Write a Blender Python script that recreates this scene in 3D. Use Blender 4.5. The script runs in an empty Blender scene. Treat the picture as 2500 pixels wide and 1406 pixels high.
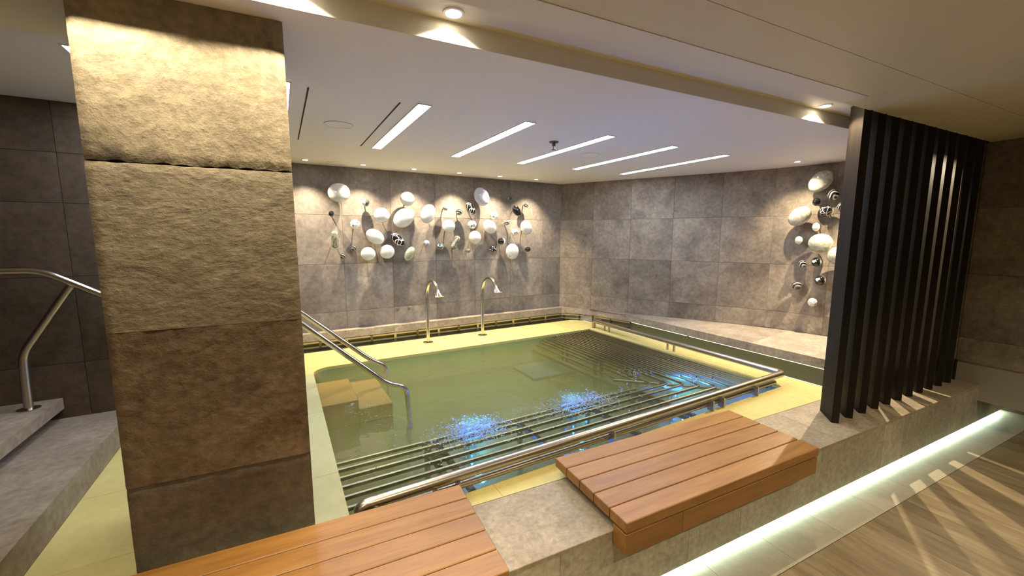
import bpy, bmesh, math, random
from mathutils import Vector, Matrix, noise

random.seed(7)
R = math.radians
scene = bpy.context.scene
COL = scene.collection

# ------------------------------------------------------------------ camera
CAM_H = 1.70
PITCH, ROLL, YAW = R(7.274), R(0.068), R(64.16)
fwh = Vector((math.cos(YAW), math.sin(YAW), 0)); rt = Vector((math.sin(YAW), -math.cos(YAW), 0)); zz = Vector((0, 0, 1))
fw = fwh * math.cos(PITCH) - zz * math.sin(PITCH)
up = fwh * math.sin(PITCH) + zz * math.cos(PITCH)
r2 = rt * math.cos(ROLL) + up * math.sin(ROLL)
u2 = up * math.cos(ROLL) - rt * math.sin(ROLL)
cam_data = bpy.data.cameras.new('camera')
cam_data.sensor_width = 36.0
cam_data.lens = 985.4 * 36.0 / 2500.0
cam_data.clip_start = 0.02
cam = bpy.data.objects.new('camera', cam_data)
m3 = Matrix((r2, u2, -fw)).transposed()
cam.matrix_world = Matrix.Translation((0, 0, CAM_H)) @ m3.to_4x4()
COL.objects.link(cam)
scene.camera = cam

# ------------------------------------------------------------------ world / exposure
world = bpy.data.worlds.new('world'); scene.world = world
world.use_nodes = True
world.node_tree.nodes['Background'].inputs[0].default_value = (0.10, 0.09, 0.07, 1)
world.node_tree.nodes['Background'].inputs[1].default_value = 0.05
scene.view_settings.view_transform = 'Standard'
scene.view_settings.look = 'None'
scene.view_settings.gamma = 1.0
scene.view_settings.use_curve_mapping = False
scene.view_settings.exposure = 1.8
try:
    scene.cycles.use_denoising = True
    scene.cycles.sample_clamp_indirect = 4.0
    scene.cycles.max_bounces = 10
    scene.cycles.diffuse_bounces = 5
    scene.cycles.transparent_max_bounces = 12
    scene.cycles.caustics_reflective = False
    scene.cycles.caustics_refractive = False
except Exception:
    pass

# light levels, all in one place
COOL = (0.72, 0.82, 1.0)
WARM = (1.0, 0.82, 0.56)
P_PANEL = 15.0        # emission strength of the linear ceiling panels
P_WASH = 44.0        # watts of each wall washer
P_TROUGH = 13.5      # watts of each spot in the ceiling trough
P_CORR = 24.0        # watts of each unseen fill light added in the corridor
P_LED = 5.2         # emission of the strip under the low wall
P_POOL = 7.0        # watts of each underwater lamp

# ------------------------------------------------------------------ dimensions
PA = R(3.97)                       # the pool room is turned against the corridor
DECK, WATER, CEIL = 0.40, 0.370, 2.50
BASIN = 0.08
PU0, PU1, PV0, PV1 = 0.207, 3.74, 1.775, 4.32
WALL_Y, STONE_Y = 1.288, 1.715     # front of low wall, back of its stone top

# ------------------------------------------------------------------ materials
MATS = {}
def nt(name):
    m = bpy.data.materials.new(name); m.use_nodes = True
    t = m.node_tree; b = t.nodes['Principled BSDF']
    MATS[name] = m
    return m, t, b
def node(t, kind, **kw):
    n = t.nodes.new(kind)
    for k, v in kw.items():
        if k.startswith('i_'):
            n.inputs[k[2:].replace('_', ' ')].default_value = v
        else:
            setattr(n, k, v)
    return n
def ramp(t, fac, stops):
    r = t.nodes.new('ShaderNodeValToRGB')
    el = r.color_ramp.elements
    while len(el) < len(stops): el.new(0.5)
    for e, (p, c) in zip(el, stops):
        e.position = p; e.color = (*c, 1) if len(c) == 3 else c
    t.links.new(fac, r.inputs[0])
    return r.outputs[0]
def objcoords(t, spread=40.0, scale=(1, 1, 1)):
    tc = t.nodes.new('ShaderNodeTexCoord'); oi = t.nodes.new('ShaderNodeObjectInfo')
    mu = node(t, 'ShaderNodeMath', operation='MULTIPLY'); mu.inputs[1].default_value = spread
    t.links.new(oi.outputs['Random'], mu.inputs[0])
    mp = t.nodes.new('ShaderNodeMapping'); mp.inputs['Scale'].default_value = scale
    t.links.new(tc.outputs['Object'], mp.inputs[0])
    ad = node(t, 'ShaderNodeVectorMath', operation='ADD')
    t.links.new(mp.outputs[0], ad.inputs[0]); t.links.new(mu.outputs[0], ad.inputs[1])
    return ad.outputs[0], oi.outputs['Random']
def mixc(t, a, b, fac, mode='MIX'):
    m = t.nodes.new('ShaderNodeMix'); m.data_type = 'RGBA'; m.blend_type = mode
    for s, i in ((fac, 0), (a, 6), (b, 7)):
        if hasattr(s, 'links') or hasattr(s, 'is_linked'): t.links.new(s, m.inputs[i])
        elif i == 0: m.inputs[0].default_value = s
        else: m.inputs[i].default_value = (*s, 1)
    return m.outputs[2]
def noisetex(t, vec, scale, detail=6, rough=0.6, dist=0.0):
    n = node(t, 'ShaderNodeTexNoise'); n.inputs['Scale'].default_value = scale
    n.inputs['Detail'].default_value = detail; n.inputs['Roughness'].default_value = rough
    n.inputs['Distortion'].default_value = dist
    t.links.new(vec, n.inputs['Vector'])
    return n.outputs['Fac']
def bump(t, b, h, strength, dist):
    bp = t.nodes.new('ShaderNodeBump'); bp.inputs['Strength'].default_value = strength
    bp.inputs['Distance'].default_value = dist
    t.links.new(h, bp.inputs['Height']); t.links.new(bp.outputs[0], b.inputs['Normal'])
def simple(name, col, rough=0.5, metal=0.0, **kw):
    m, t, b = nt(name)
    b.inputs['Base Color'].default_value = (*col, 1); b.inputs['Roughness'].default_value = rough
    b.inputs['Metallic'].default_value = metal
    for k, v in kw.items(): b.inputs[k].default_value = v
    return m
def stone(name, dark, light, vary=0.35, rough=0.62, scale=3.0, bstr=0.35, bdist=0.004, fine=28.0, stain=None, streak=(1, 1, 1), grain=0.8):
    m, t, b = nt(name)
    v, rnd = objcoords(t, 60, streak)
    n1 = noisetex(t, v, scale, 8, 0.62, 0.4); n2 = noisetex(t, v, fine, 5, 0.65)
    c1 = ramp(t, n1, [(0.30, dark), (0.70, light)])
    g2 = ramp(t, n2, [(0.30, (0.62, 0.62, 0.62)), (0.70, (1.25, 1.25, 1.25))])
    c = mixc(t, c1, g2, grain, 'MULTIPLY')
    if stain:
        n3 = noisetex(t, v, stain[1], 9, 0.60, 0.15)
        f3 = ramp(t, n3, [(stain[2], (0, 0, 0)), (stain[2] + 0.12, (1, 1, 1))])
        c = mixc(t, c, stain[0], f3)
    gv = ramp(t, rnd, [(0.0, (1 - vary,) * 3), (1.0, (1 + vary,) * 3)])
    c = mixc(t, c, gv, 1.0, 'MULTIPLY')
    t.links.new(c, b.inputs['Base Color'])
    b.inputs['Roughness'].default_value = rough
    b.inputs['Specular IOR Level'].default_value = 0.35
    ma = node(t, 'ShaderNodeMath', operation='MULTIPLY_ADD'); ma.inputs[1].default_value = 0.5
    t.links.new(n2, ma.inputs[0]); t.links.new(n1, ma.inputs[2])
    bump(t, b, ma.outputs[0], bstr, bdist)
    return m
def emit(name, col, strength):
    m = bpy.data.materials.new(name); m.use_nodes = True; t = m.node_tree
    t.nodes.clear()
    e = node(t, 'ShaderNodeEmission'); e.inputs[0].default_value = (*col, 1); e.inputs[1].default_value = strength
    o = node(t, 'ShaderNodeOutputMaterial'); t.links.new(e.outputs[0], o.inputs[0])
    MATS[name] = m
    return m
def wood(name, dark, light, axis_scale=(1.2, 14, 14), rough=0.42):
    m, t, b = nt(name)
    v, rnd = objcoords(t, 50, axis_scale)
    n1 = noisetex(t, v, 1.6, 6, 0.6, 0.7); n2 = noisetex(t, v, 9.0, 4, 0.6)
    c1 = ramp(t, n1, [(0.28, dark), (0.72, light)])
    g = ramp(t, n2, [(0.3, (0.86,) * 3), (0.7, (1.08,) * 3)])
    c = mixc(t, c1, g, 0.9, 'MULTIPLY')
    gv = ramp(t, rnd, [(0, (0.86,) * 3), (1, (1.12,) * 3)])
    c = mixc(t, c, gv, 1.0, 'MULTIPLY')
    t.links.new(c, b.inputs['Base Color']); b.inputs['Roughness'].default_value = rough
    bump(t, b, n2, 0.12, 0.001)
    return m

stone('tile_stone', (0.150, 0.128, 0.112), (0.285, 0.250, 0.220), 0.22, 0.58, 2.6, 0.35, 0.004, 22)
stone('tile_stone_right', (0.150, 0.120, 0.094), (0.330, 0.275, 0.215), 0.20, 0.6, 3.2, 0.5, 0.006, 26, ((0.11, 0.09, 0.075), 1.4, 0.60))
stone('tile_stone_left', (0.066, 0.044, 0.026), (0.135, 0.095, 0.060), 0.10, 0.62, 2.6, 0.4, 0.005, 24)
simple('grout', (0.33, 0.29, 0.24), 0.8)
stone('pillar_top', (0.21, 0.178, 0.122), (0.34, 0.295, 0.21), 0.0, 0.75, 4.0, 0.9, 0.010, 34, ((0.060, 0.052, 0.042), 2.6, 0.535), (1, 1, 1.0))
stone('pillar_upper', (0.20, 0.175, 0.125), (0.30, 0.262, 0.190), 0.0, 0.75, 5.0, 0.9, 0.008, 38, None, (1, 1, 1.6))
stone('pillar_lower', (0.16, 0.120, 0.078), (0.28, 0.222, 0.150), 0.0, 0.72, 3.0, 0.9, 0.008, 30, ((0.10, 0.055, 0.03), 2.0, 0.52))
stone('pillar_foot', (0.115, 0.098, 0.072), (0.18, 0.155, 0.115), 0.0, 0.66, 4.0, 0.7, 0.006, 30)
stone('stone_top', (0.27, 0.215, 0.145), (0.39, 0.325, 0.23), 0.10, 0.5, 5.0, 0.2, 0.002, 45)
stone('stone_front', (0.30, 0.27, 0.195), (0.41, 0.37, 0.275), 0.14, 0.45, 4.0, 0.15, 0.002, 30)
stone('ledge_stone', (0.26, 0.21, 0.165), (0.42, 0.355, 0.275), 0.16, 0.55, 3.5, 0.2, 0.002, 30)
stone('step_stone', (0.23, 0.180, 0.130), (0.36, 0.290, 0.215), 0.08, 0.55, 4.0, 0.2, 0.002, 26)
stone('deck_stone', (0.52, 0.445, 0.165), (0.59, 0.51, 0.20), 0.04, 0.42, 2.2, 0.05, 0.001, 20, grain=0.2)
stone('coping_pale', (0.40, 0.385, 0.20), (0.45, 0.435, 0.24), 0.03, 0.40, 2.2, 0.05, 0.001, 20, grain=0.2)
stone('corridor_border', (0.42, 0.37, 0.28), (0.50, 0.45, 0.35), 0.06, 0.33, 3.0, 0.05, 0.001, 24, grain=0.25)
wood('corridor_plank', (0.200, 0.148, 0.085), (0.370, 0.295, 0.185), (9, 1.2, 9), 0.30)
wood('teak', (0.205, 0.092, 0.020), (0.34, 0.168, 0.042))
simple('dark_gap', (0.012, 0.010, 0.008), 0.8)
simple('paint_ceiling', (0.82, 0.81, 0.82), 0.55)
simple('paint_corridor', (0.63, 0.575, 0.37), 0.5)
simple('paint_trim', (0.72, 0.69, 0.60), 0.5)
wood('fin_wood', (0.014, 0.011, 0.008), (0.026, 0.020, 0.015), (14, 14, 1.0), 0.60)
MATS['fin_wood'].node_tree.nodes['Principled BSDF'].inputs['Specular IOR Level'].default_value = 0.12
simple('steel', (0.62, 0.58, 0.52), 0.16, 1.0)
simple('steel_satin', (0.44, 0.40, 0.34), 0.32, 1.0)
simple('steel_tube', (0.22, 0.205, 0.13), 0.36, 1.0)
simple('steel_dark', (0.15, 0.13, 0.10), 0.35, 1.0)
simple('channel', (0.20, 0.19, 0.09), 0.5)
simple('edge_white', (0.85, 0.83, 0.74), 0.35)
simple('basin_wall', (0.36, 0.52, 0.34), 0.4)
stone('basin_floor', (0.60, 0.52, 0.06), (0.70, 0.61, 0.09), 0.0, 0.5, 1.2, 0.0, 0.001, 6)
simple('basin_step', (0.34, 0.20, 0.06), 0.5)
simple('drain', (0.07, 0.11, 0.07), 0.5)
simple('white_plastic', (0.80, 0.80, 0.78), 0.4)
simple('panel_frame', (0.75, 0.74, 0.70), 0.5)
emit('panel_light', (0.75, 0.84, 1.0), P_PANEL)
emit('lens_warm', (1.0, 0.88, 0.66), 9.0)
emit('lens_cool', (1.0, 0.96, 0.90), 9.0)
emit('led_strip', (0.74, 1.0, 0.84), P_LED)
emit('edge_glow', (1.0, 0.95, 0.75), 1.1)  # emission stands for the lit highlight on the ledge edge
emit('pool_lamp', (0.012, 0.075, 1.0), 4.0)

# glass balls
def orbmat(name, build):
    m, t, b = nt('orb_' + name)
    tc = t.nodes.new('ShaderNodeTexCoord')
    b.inputs['Roughness'].default_value = 0.06
    b.inputs['Coat Weight'].default_value = 0.6
    b.inputs['Coat Roughness'].default_value = 0.03
    build(t, b, tc.outputs['Generated'])
def flat(c):
    def f(t, b, v): b.inputs['Base Color'].default_value = (*c, 1)
    return f
def pattern(kind, c0, c1, scale, lo, hi, dist=0.0):
    def f(t, b, v):
        if kind == 'wave':
            n = node(t, 'ShaderNodeTexWave', wave_type='BANDS', bands_direction='DIAGONAL')
            n.inputs['Scale'].default_value = scale; n.inputs['Distortion'].default_value = dist; n.inputs['Detail'].default_value = 1.0
            out = n.outputs['Fac']
        elif kind == 'rings':
            mp = node(t, 'ShaderNodeMapping'); mp.inputs['Location'].default_value = (-0.55, -0.5, -0.5)
            t.links.new(v, mp.inputs[0]); v = mp.outputs[0]
            n = node(t, 'ShaderNodeTexWave', wave_type='RINGS', rings_direction='SPHERICAL')
            n.inputs['Scale'].default_value = scale; n.inputs['Distortion'].default_value = dist; n.inputs['Detail'].default_value = 0.5
            out = n.outputs['Fac']
        elif kind == 'edge':
            n = node(t, 'ShaderNodeTexVoronoi', feature='DISTANCE_TO_EDGE'); n.inputs['Scale'].default_value = scale
            out = n.outputs['Distance']
        elif kind == 'dots':
            n = node(t, 'ShaderNodeTexVoronoi', feature='F1'); n.inputs['Scale'].default_value = scale
            out = n.outputs['Distance']
        else:
            n = node(t, 'ShaderNodeTexNoise'); n.inputs['Scale'].default_value = scale; n.inputs['Distortion'].default_value = dist
            n.inputs['Detail'].default_value = 4; out = n.outputs['Fac']
        t.links.new(v, n.inputs['Vector'])
        t.links.new(ramp(t, out, [(lo, c0), (hi, c1)]), b.inputs['Base Color'])
    return f
orbmat('white', pattern('noise', (0.54, 0.54, 0.52), (0.66, 0.655, 0.63), 2.0, 0.3, 0.7))
orbmat('lavender', flat((0.50, 0.50, 0.62)))
orbmat('fan', pattern('wave', (0.44, 0.44, 0.39), (0.66, 0.66, 0.62), 4.0, 0.05, 0.25))
orbmat('pearl', pattern('noise', (0.30, 0.29, 0.23), (0.56, 0.55, 0.46), 3.2, 0.35, 0.65, 1.6))
orbmat('sage', pattern('noise', (0.20, 0.22, 0.16), (0.36, 0.37, 0.30), 3.0, 0.3, 0.7))
orbmat('zebra', pattern('edge', (0.85, 0.84, 0.80), (0.008, 0.008, 0.008), 2.3, 0.035, 0.055))
orbmat('black', flat((0.007, 0.007, 0.007)))
orbmat('charcoal', flat((0.03, 0.03, 0.03)))
orbmat('smoke', pattern('noise', (0.08, 0.085, 0.06), (0.30, 0.30, 0.24), 4.0, 0.35, 0.65, 1.0))
orbmat('silver', pattern('rings', (0.05, 0.05, 0.05), (0.72, 0.71, 0.68), 2.6, 0.35, 0.6, 1.2))
orbmat('steel', pattern('wave', (0.02, 0.02, 0.018), (0.34, 0.32, 0.28), 1.1, 0.55, 0.85, 3.0))
orbmat('blue', pattern('noise', (0.10, 0.13, 0.19), (0.46, 0.48, 0.52), 2.6, 0.35, 0.65))
orbmat('teal', pattern('noise', (0.015, 0.02, 0.025), (0.40, 0.58, 0.56), 5.5, 0.46, 0.66))
orbmat('swirl_dark', pattern('wave', (0.008, 0.008, 0.008), (0.62, 0.60, 0.55), 1.3, 0.62, 0.85, 6.0))
orbmat('marble', pattern('noise', (0.10, 0.10, 0.09), (0.80, 0.79, 0.74), 4.2, 0.36, 0.52, 1.2))
orbmat('dots_white', pattern('dots', (0.10, 0.09, 0.08), (0.80, 0.79, 0.74), 2.6, 0.18, 0.26))
orbmat('dots_black', pattern('dots', (0.86, 0.85, 0.80), (0.008, 0.008, 0.008), 3.2, 0.24, 0.30))
orbmat('ring', pattern('rings', (0.008, 0.008, 0.008), (0.70, 0.68, 0.64), 1.7, 0.80, 0.90))
orbmat('spiral', pattern('rings', (0.010, 0.010, 0.010), (0.80, 0.79, 0.74), 3.6, 0.45, 0.60, 1.6))

# water
m = bpy.data.materials.new('pool_water'); m.use_nodes = True; MATS['pool_water'] = m
t = m.node_tree; t.nodes.clear()
tc = node(t, 'ShaderNodeTexCoord')
n1 = node(t, 'ShaderNodeTexNoise'); n1.inputs['Scale'].default_value = 5.0; n1.inputs['Detail'].default_value = 4; n1.inputs['Distortion'].default_value = 0.6
t.links.new(tc.outputs['Object'], n1.inputs['Vector'])
bp = node(t, 'ShaderNodeBump'); bp.inputs['Strength'].default_value = 0.22; bp.inputs['Distance'].default_value = 0.05
t.links.new(n1.outputs['Fac'], bp.inputs['Height'])
fr = node(t, 'ShaderNodeFresnel'); fr.inputs['IOR'].default_value = 1.33; t.links.new(bp.outputs[0], fr.inputs['Normal'])
tr = node(t, 'ShaderNodeBsdfTransparent'); tr.inputs[0].default_value = (0.95, 0.96, 0.82, 1)
gl = node(t, 'ShaderNodeBsdfGlossy'); gl.inputs['Roughness'].default_value = 0.04; t.links.new(bp.outputs[0], gl.inputs['Normal'])
mx = node(t, 'ShaderNodeMixShader'); t.links.new(fr.outputs[0], mx.inputs[0]); t.links.new(tr.outputs[0], mx.inputs[1]); t.links.new(gl.outputs[0], mx.inputs[2])
ou = node(t, 'ShaderNodeOutputMaterial'); t.links.new(mx.outputs[0], ou.inputs[0])
vsc = node(t, 'ShaderNodeVolumeScatter'); vsc.inputs['Color'].default_value = (0.95, 0.86, 0.16, 1); vsc.inputs['Density'].default_value = 1.1
t.links.new(vsc.outputs[0], ou.inputs['Volume'])
m = bpy.data.materials.new('foam'); m.use_nodes = True; MATS['foam'] = m
t = m.node_tree; t.nodes.clear()
d1 = node(t, 'ShaderNodeBsdfTranslucent'); d1.inputs[0].default_value = (0.9, 0.95, 1, 1)
d2 = node(t, 'ShaderNodeBsdfGlossy'); d2.inputs['Roughness'].default_value = 0.15
mx = node(t, 'ShaderNodeMixShader'); mx.inputs[0].default_value = 0.2
t.links.new(d1.outputs[0], mx.inputs[1]); t.links.new(d2.outputs[0], mx.inputs[2])
ou = node(t, 'ShaderNodeOutputMaterial'); t.links.new(mx.outputs[0], ou.inputs[0])

# ------------------------------------------------------------------ object helpers
class Frame:
    def __init__(s, ang): s.a = ang; s.c = math.cos(ang); s.s = math.sin(ang)
    def w(s, p): return Vector((p[0] * s.c - p[1] * s.s, p[0] * s.s + p[1] * s.c, p[2]))
    def inv(s, p): return Vector((p[0] * s.c + p[1] * s.s, -p[0] * s.s + p[1] * s.c, p[2]))
WF, PF = Frame(0.0), Frame(PA)
INFO = {}
def props(o, label=None, cat=None, group=None, kind=None):
    if label: o['label'] = label
    if cat: o['category'] = cat
    if group: o['group'] = group
    if kind: o['kind'] = kind
    return o
def thing(name, loc, label, cat, fr=WF, group=None, kind=None):
    o = bpy.data.objects.new(name, None); o.empty_display_size = 0.05
    COL.objects.link(o)
    o.location = fr.w(loc); o.rotation_euler = (0, 0, fr.a)
    INFO[o.name] = (fr, Vector(loc))
    return props(o, label, cat, group, kind)
def put(name, vf, mat, parent=None, fr=WF, smooth=False, origin=None, **pr):
    """vf = (verts, faces) in frame coordinates -> one mesh object"""
    vs, fs = vf
    vs = [Vector(v) for v in vs]
    if origin is None:
        mn = [min(v[i] for v in vs) for i in range(3)]; mxx = [max(v[i] for v in vs) for i in range(3)]
        origin = Vector(((mn[0] + mxx[0]) / 2, (mn[1] + mxx[1]) / 2, mn[2] if parent is None else (mn[2] + mxx[2]) / 2))
    origin = Vector(origin)
    me = bpy.data.meshes.new(name)
    me.from_pydata([tuple(v - origin) for v in vs], [], [tuple(f) for f in fs])
    bm = bmesh.new(); bm.from_mesh(me); bmesh.ops.recalc_face_normals(bm, faces=bm.faces); bm.to_mesh(me); bm.free()
    if smooth:
        for p in me.polygons: p.use_smooth = True
        if smooth == 'auto':
            try: me.set_sharp_from_angle(angle=R(40))
            except Exception: pass
    me.materials.append(MATS[mat] if isinstance(mat, str) else mat)
    o = bpy.data.objects.new(name, me); COL.objects.link(o)
    if parent is None:
        o.location = fr.w(origin); o.rotation_euler = (0, 0, fr.a)
    else:
        pfr, po = INFO[parent.name]
        o.parent = parent
        wo = fr.w(origin)
        o.location = pfr.inv(wo) - po
        o.rotation_euler = (0, 0, fr.a - pfr.a)
    INFO[o.name] = (fr, origin)
    return props(o, **pr)
def join(*parts):
    vs, fs = [], []
    for v, f in parts:
        k = len(vs); vs += [Vector(x) for x in v]; fs += [tuple(i + k for i in q) for q in f]
    return vs, fs
def box(x0, x1, y0, y1, z0, z1, bev=0.0):
    if bev <= 0:
        v = [(x0, y0, z0), (x1, y0, z0), (x1, y1, z0), (x0, y1, z0), (x0, y0, z1), (x1, y0, z1), (x1, y1, z1), (x0, y1, z1)]
        f = [(0, 3, 2, 1), (4, 5, 6, 7), (0, 1, 5, 4), (1, 2, 6, 5), (2, 3, 7, 6), (3, 0, 4, 7)]
        return [Vector(p) for p in v], f
    bm = bmesh.new()
    v, f = box(x0, x1, y0, y1, z0, z1)
    bv = [bm.verts.new(p) for p in v]
    for q in f: bm.faces.new([bv[i] for i in q])
    bmesh.ops.bevel(bm, geom=list(bm.edges), offset=bev, segments=1, affect='EDGES', profile=0.5)
    bm.verts.index_update()
    out = ([p.co.copy() for p in bm.verts], [tuple(p.index for p in q.verts) for q in bm.faces])
    bm.free()
    return out
def prism(poly, z0, z1):
    n = len(poly)
    v = [Vector((p[0], p[1], z0)) for p in poly] + [Vector((p[0], p[1], z1)) for p in poly]
    f = [tuple(range(n - 1, -1, -1)), tuple(range(n, 2 * n))] + [(i, (i + 1) % n, (i + 1) % n + n, i + n) for i in range(n)]
    return v, f
def clip(poly, a, b, c):
    """keep a*x+b*y >= c"""
    out = []
    for i in range(len(poly)):
        p, q = poly[i], poly[(i + 1) % len(poly)]
        dp, dq = a * p[0] + b * p[1] - c, a * q[0] + b * q[1] - c
        if dp >= 0: out.append(p)
        if (dp >= 0) != (dq >= 0):
            k = dp / (dp - dq); out.append((p[0] + (q[0] - p[0]) * k, p[1] + (q[1] - p[1]) * k))
    return out
def fillet(pts, r, n=6):
    pts = [Vector(p) for p in pts]; out = [pts[0]]
    for i in range(1, len(pts) - 1):
        a, b, c = pts[i - 1], pts[i], pts[i + 1]
        d1, d2 = (a - b), (c - b)
        rr = min(r, d1.length * 0.45, d2.length * 0.45)
        p, q = b + d1.normalized() * rr, b + d2.normalized() * rr
        for k in range(n + 1):
            s = k / n
            out.append(p * (1 - s) ** 2 + b * 2 * s * (1 - s) + q * s * s)
    out.append(pts[-1])
    return out
def sweep(path, rad, seg=10, cap=True):
    path = [Vector(p) for p in path]
    rads = rad if isinstance(rad, (list, tuple)) else [rad] * len(path)
    tan = []
    for i in range(len(path)):
        a = path[max(i - 1, 0)]; b = path[min(i + 1, len(path) - 1)]
        tan.append((b - a).normalized())
    ref = Vector((0, 0, 1)) if abs(tan[0].z) < 0.9 else Vector((1, 0, 0))
    nrm = (ref - tan[0] * ref.dot(tan[0])).normalized()
    vs, fs = [], []
    for i, p in enumerate(path):
        nrm = (nrm - tan[i] * nrm.dot(tan[i])).normalized(); bi = tan[i].cross(nrm)
        for k in range(seg):
            a = 2 * math.pi * k / seg
            vs.append(p + (nrm * math.cos(a) + bi * math.sin(a)) * rads[i])
    for i in range(len(path) - 1):
        for k in range(seg):
            a, b = i * seg + k, i * seg + (k + 1) % seg
            fs.append((a, b, b + seg, a + seg))
    if cap:
        fs.append(tuple(range(seg - 1, -1, -1))); fs.append(tuple(range(len(vs) - seg, len(vs))))
    return vs, fs
def lathe(prof, cx, cy, seg=24, cap=False):
    vs, fs = [], []
    for r, z in prof:
        for k in range(seg):
            a = 2 * math.pi * k / seg
            vs.append(Vector((cx + r * math.cos(a), cy + r * math.sin(a), z)))
    for i in range(len(prof) - 1):
        for k in range(seg):
            a, b = i * seg + k, i * seg + (k + 1) % seg
            fs.append((a, b, b + seg, a + seg))
    if cap:
        fs.append(tuple(range(seg))); fs.append(tuple(range(len(vs) - seg, len(vs))))
    return vs, fs
def disc(cx, cy, z, r, seg=24):
    return [Vector((cx + r * math.cos(2 * math.pi * k / seg), cy + r * math.sin(2 * math.pi * k / seg), z)) for k in range(seg)], [tuple(range(seg))]
def spot(name, loc, aim, power, size, blend, radius, col, parent=None):
    l = bpy.data.lights.new(name, 'SPOT'); l.energy = power; l.spot_size = R(size); l.spot_blend = blend
    l.shadow_soft_size = radius; l.color = col
    o = bpy.data.objects.new(name, l); COL.objects.link(o)
    d = Vector(aim) - Vector(loc)
    q = d.to_track_quat('-Z', 'Y')
    o.matrix_world = Matrix.Translation(loc) @ q.to_matrix().to_4x4()
    if parent is not None:
        bpy.context.view_layer.update()
        o.parent = parent
        o.matrix_parent_inverse = parent.matrix_world.inverted()
    return o

# ------------------------------------------------------------------ structure: corridor floor, low wall
fl = thing('floor', (0, 0, 0), 'brown wood look plank floor of the corridor with pale border along the low wall', 'floor', kind='structure')
put('floor_base', box(-4.0, 6.3, -1.9, 1.45, -0.08, -0.004), 'dark_gap', fl)
x = 1.742 - 0.4545 * 12
while x < 6.05:
    put('border_tile', box(x + 0.0012, min(x + 0.4533, 6.05), 1.073, 1.42, -0.004, 0.0), 'corridor_border', fl)
    x += 0.4545
row = 0
y = 1.070
while y > -1.85:
    y0 = max(y - 0.90, -1.85); x = -3.9 + (0.11 if row % 2 else 0.0)
    while x < 6.05:
        put('plank', box(x + 0.0008, min(x + 0.2262, 6.05), y0 + 0.0008, y - 0.0008, -0.004, 0.0), 'corridor_plank', fl)
        x += 0.227
    y -= 0.90; row += 1

lw = thing('wall_low', (1.5, 1.5, 0.0), 'low stone clad wall with a flat stone top that carries the benches', 'wall', kind='structure')
put('toe_kick', box(-4.0, 6.05, 1.36, 1.70, 0.0, 0.05), 'dark_gap', lw)
put('core', box(-4.0, 6.05, WALL_Y + 0.012, STONE_Y - 0.004, 0.05, DECK - 0.022), 'grout', lw)
xs = [-3.9, -3.1, -2.3, -1.5, -0.72, 0.05, 0.85, 1.62, 2.02, 2.78, 3.56, 3.86, 4.66, 5.46, 6.05]
for a, b in zip(xs[:-1], xs[1:]):
    put('front_tile', box(a + 0.001, b - 0.001, WALL_Y, WALL_Y + 0.012, 0.05, DECK - 0.022), 'stone_front', lw)
xs = [-3.9, -3.1, -2.3, -1.5, -0.72, 0.02, 1.13, 1.93, 2.73, 3.0, 3.8, 4.6, 5.4, 6.05]
for a, b in zip(xs[:-1], xs[1:]):
    put('top_slab', box(a + 0.001, b - 0.001, WALL_Y - 0.002, STONE_Y - 0.002, DECK - 0.022, DECK, 0.002), 'stone_top', lw)
put('led_strip', box(-3.9, 6.0, 1.305, 1.330, 0.040, 0.049), 'led_strip', lw, label='glowing white strip light under the low wall')

# ------------------------------------------------------------------ structure: pool deck, basin
dk = thing('floor_deck', (1.5, 3.0, 0.0), 'pale yellow stone pool deck around the water', 'floor', PF, kind='structure')
sy, cy_ = math.sin(PA), math.cos(PA)
def deck_poly(poly, mat='deck_stone', name='paving_slab'):
    poly = clip(poly, sy, cy_, STONE_Y)           # stay behind the stone top of the low wall
    if len(poly) < 3: return
    put(name, prism(poly, DECK - 0.03, DECK), mat, dk, PF)
def rect(u0, u1, v0, v1, g=0.0008): return [(u0 + g, v0 + g), (u1 - g, v0 + g), (u1 - g, v1 - g), (u0 + g, v1 - g)]
T = 0.57
vrows = [4.95 - T * k for k in range(8)]
for k in range(7):
    v1, v0 = vrows[k], max(vrows[k + 1], 1.2)
    for u0, u1 in ((-0.935, -0.348), (-0.348, 0.02)):
        if u0 < -0.5 and v0 > 3.54: continue
        deck_poly(rect(u0, u1, v0, min(v1, 3.549) if u0 < -0.5 else v1))
v = 1.2
for v0, v1 in ((1.2, 2.3), (2.3, 3.2), (3.2, PV1 - 0.16)):
    deck_poly(rect(0.02, PU0, v0, v1), 'coping_pale')
rr = 0.16
arc = [(PU0 + rr - rr * math.cos(a), PV1 - rr + rr * math.sin(a)) for a in [i * math.pi / 16 for i in range(9)]]
deck_poly([(0.02, PV1 - rr + 0.001)] + [(p[0], p[1]) for p in arc] + [(PU0 + rr, PV1), (0.02, PV1)], 'deck_stone')
u = 0.02
ub = [0.02, 0.65, 1.22, 1.79, 2.36, 2.93, 3.50, 4.03]
for a, b in zip(ub[:-1], ub[1:]): deck_poly(rect(a, b, PV1, 4.95))
for k in range(5): deck_poly(rect(PU1, 4.03, PV1 - T * (k + 1) if k < 4 else PV0, PV1 - T * k))
ub = [PU0 - 0.0, 0.90, 1.60, 2.30, 3.0, 3.55, 4.03]
for a, b in zip(ub[:-1], ub[1:]): deck_poly(rect(a, b, 1.2, PV0) if b < 4.0 else rect(a, b, 1.2, PV0))
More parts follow.
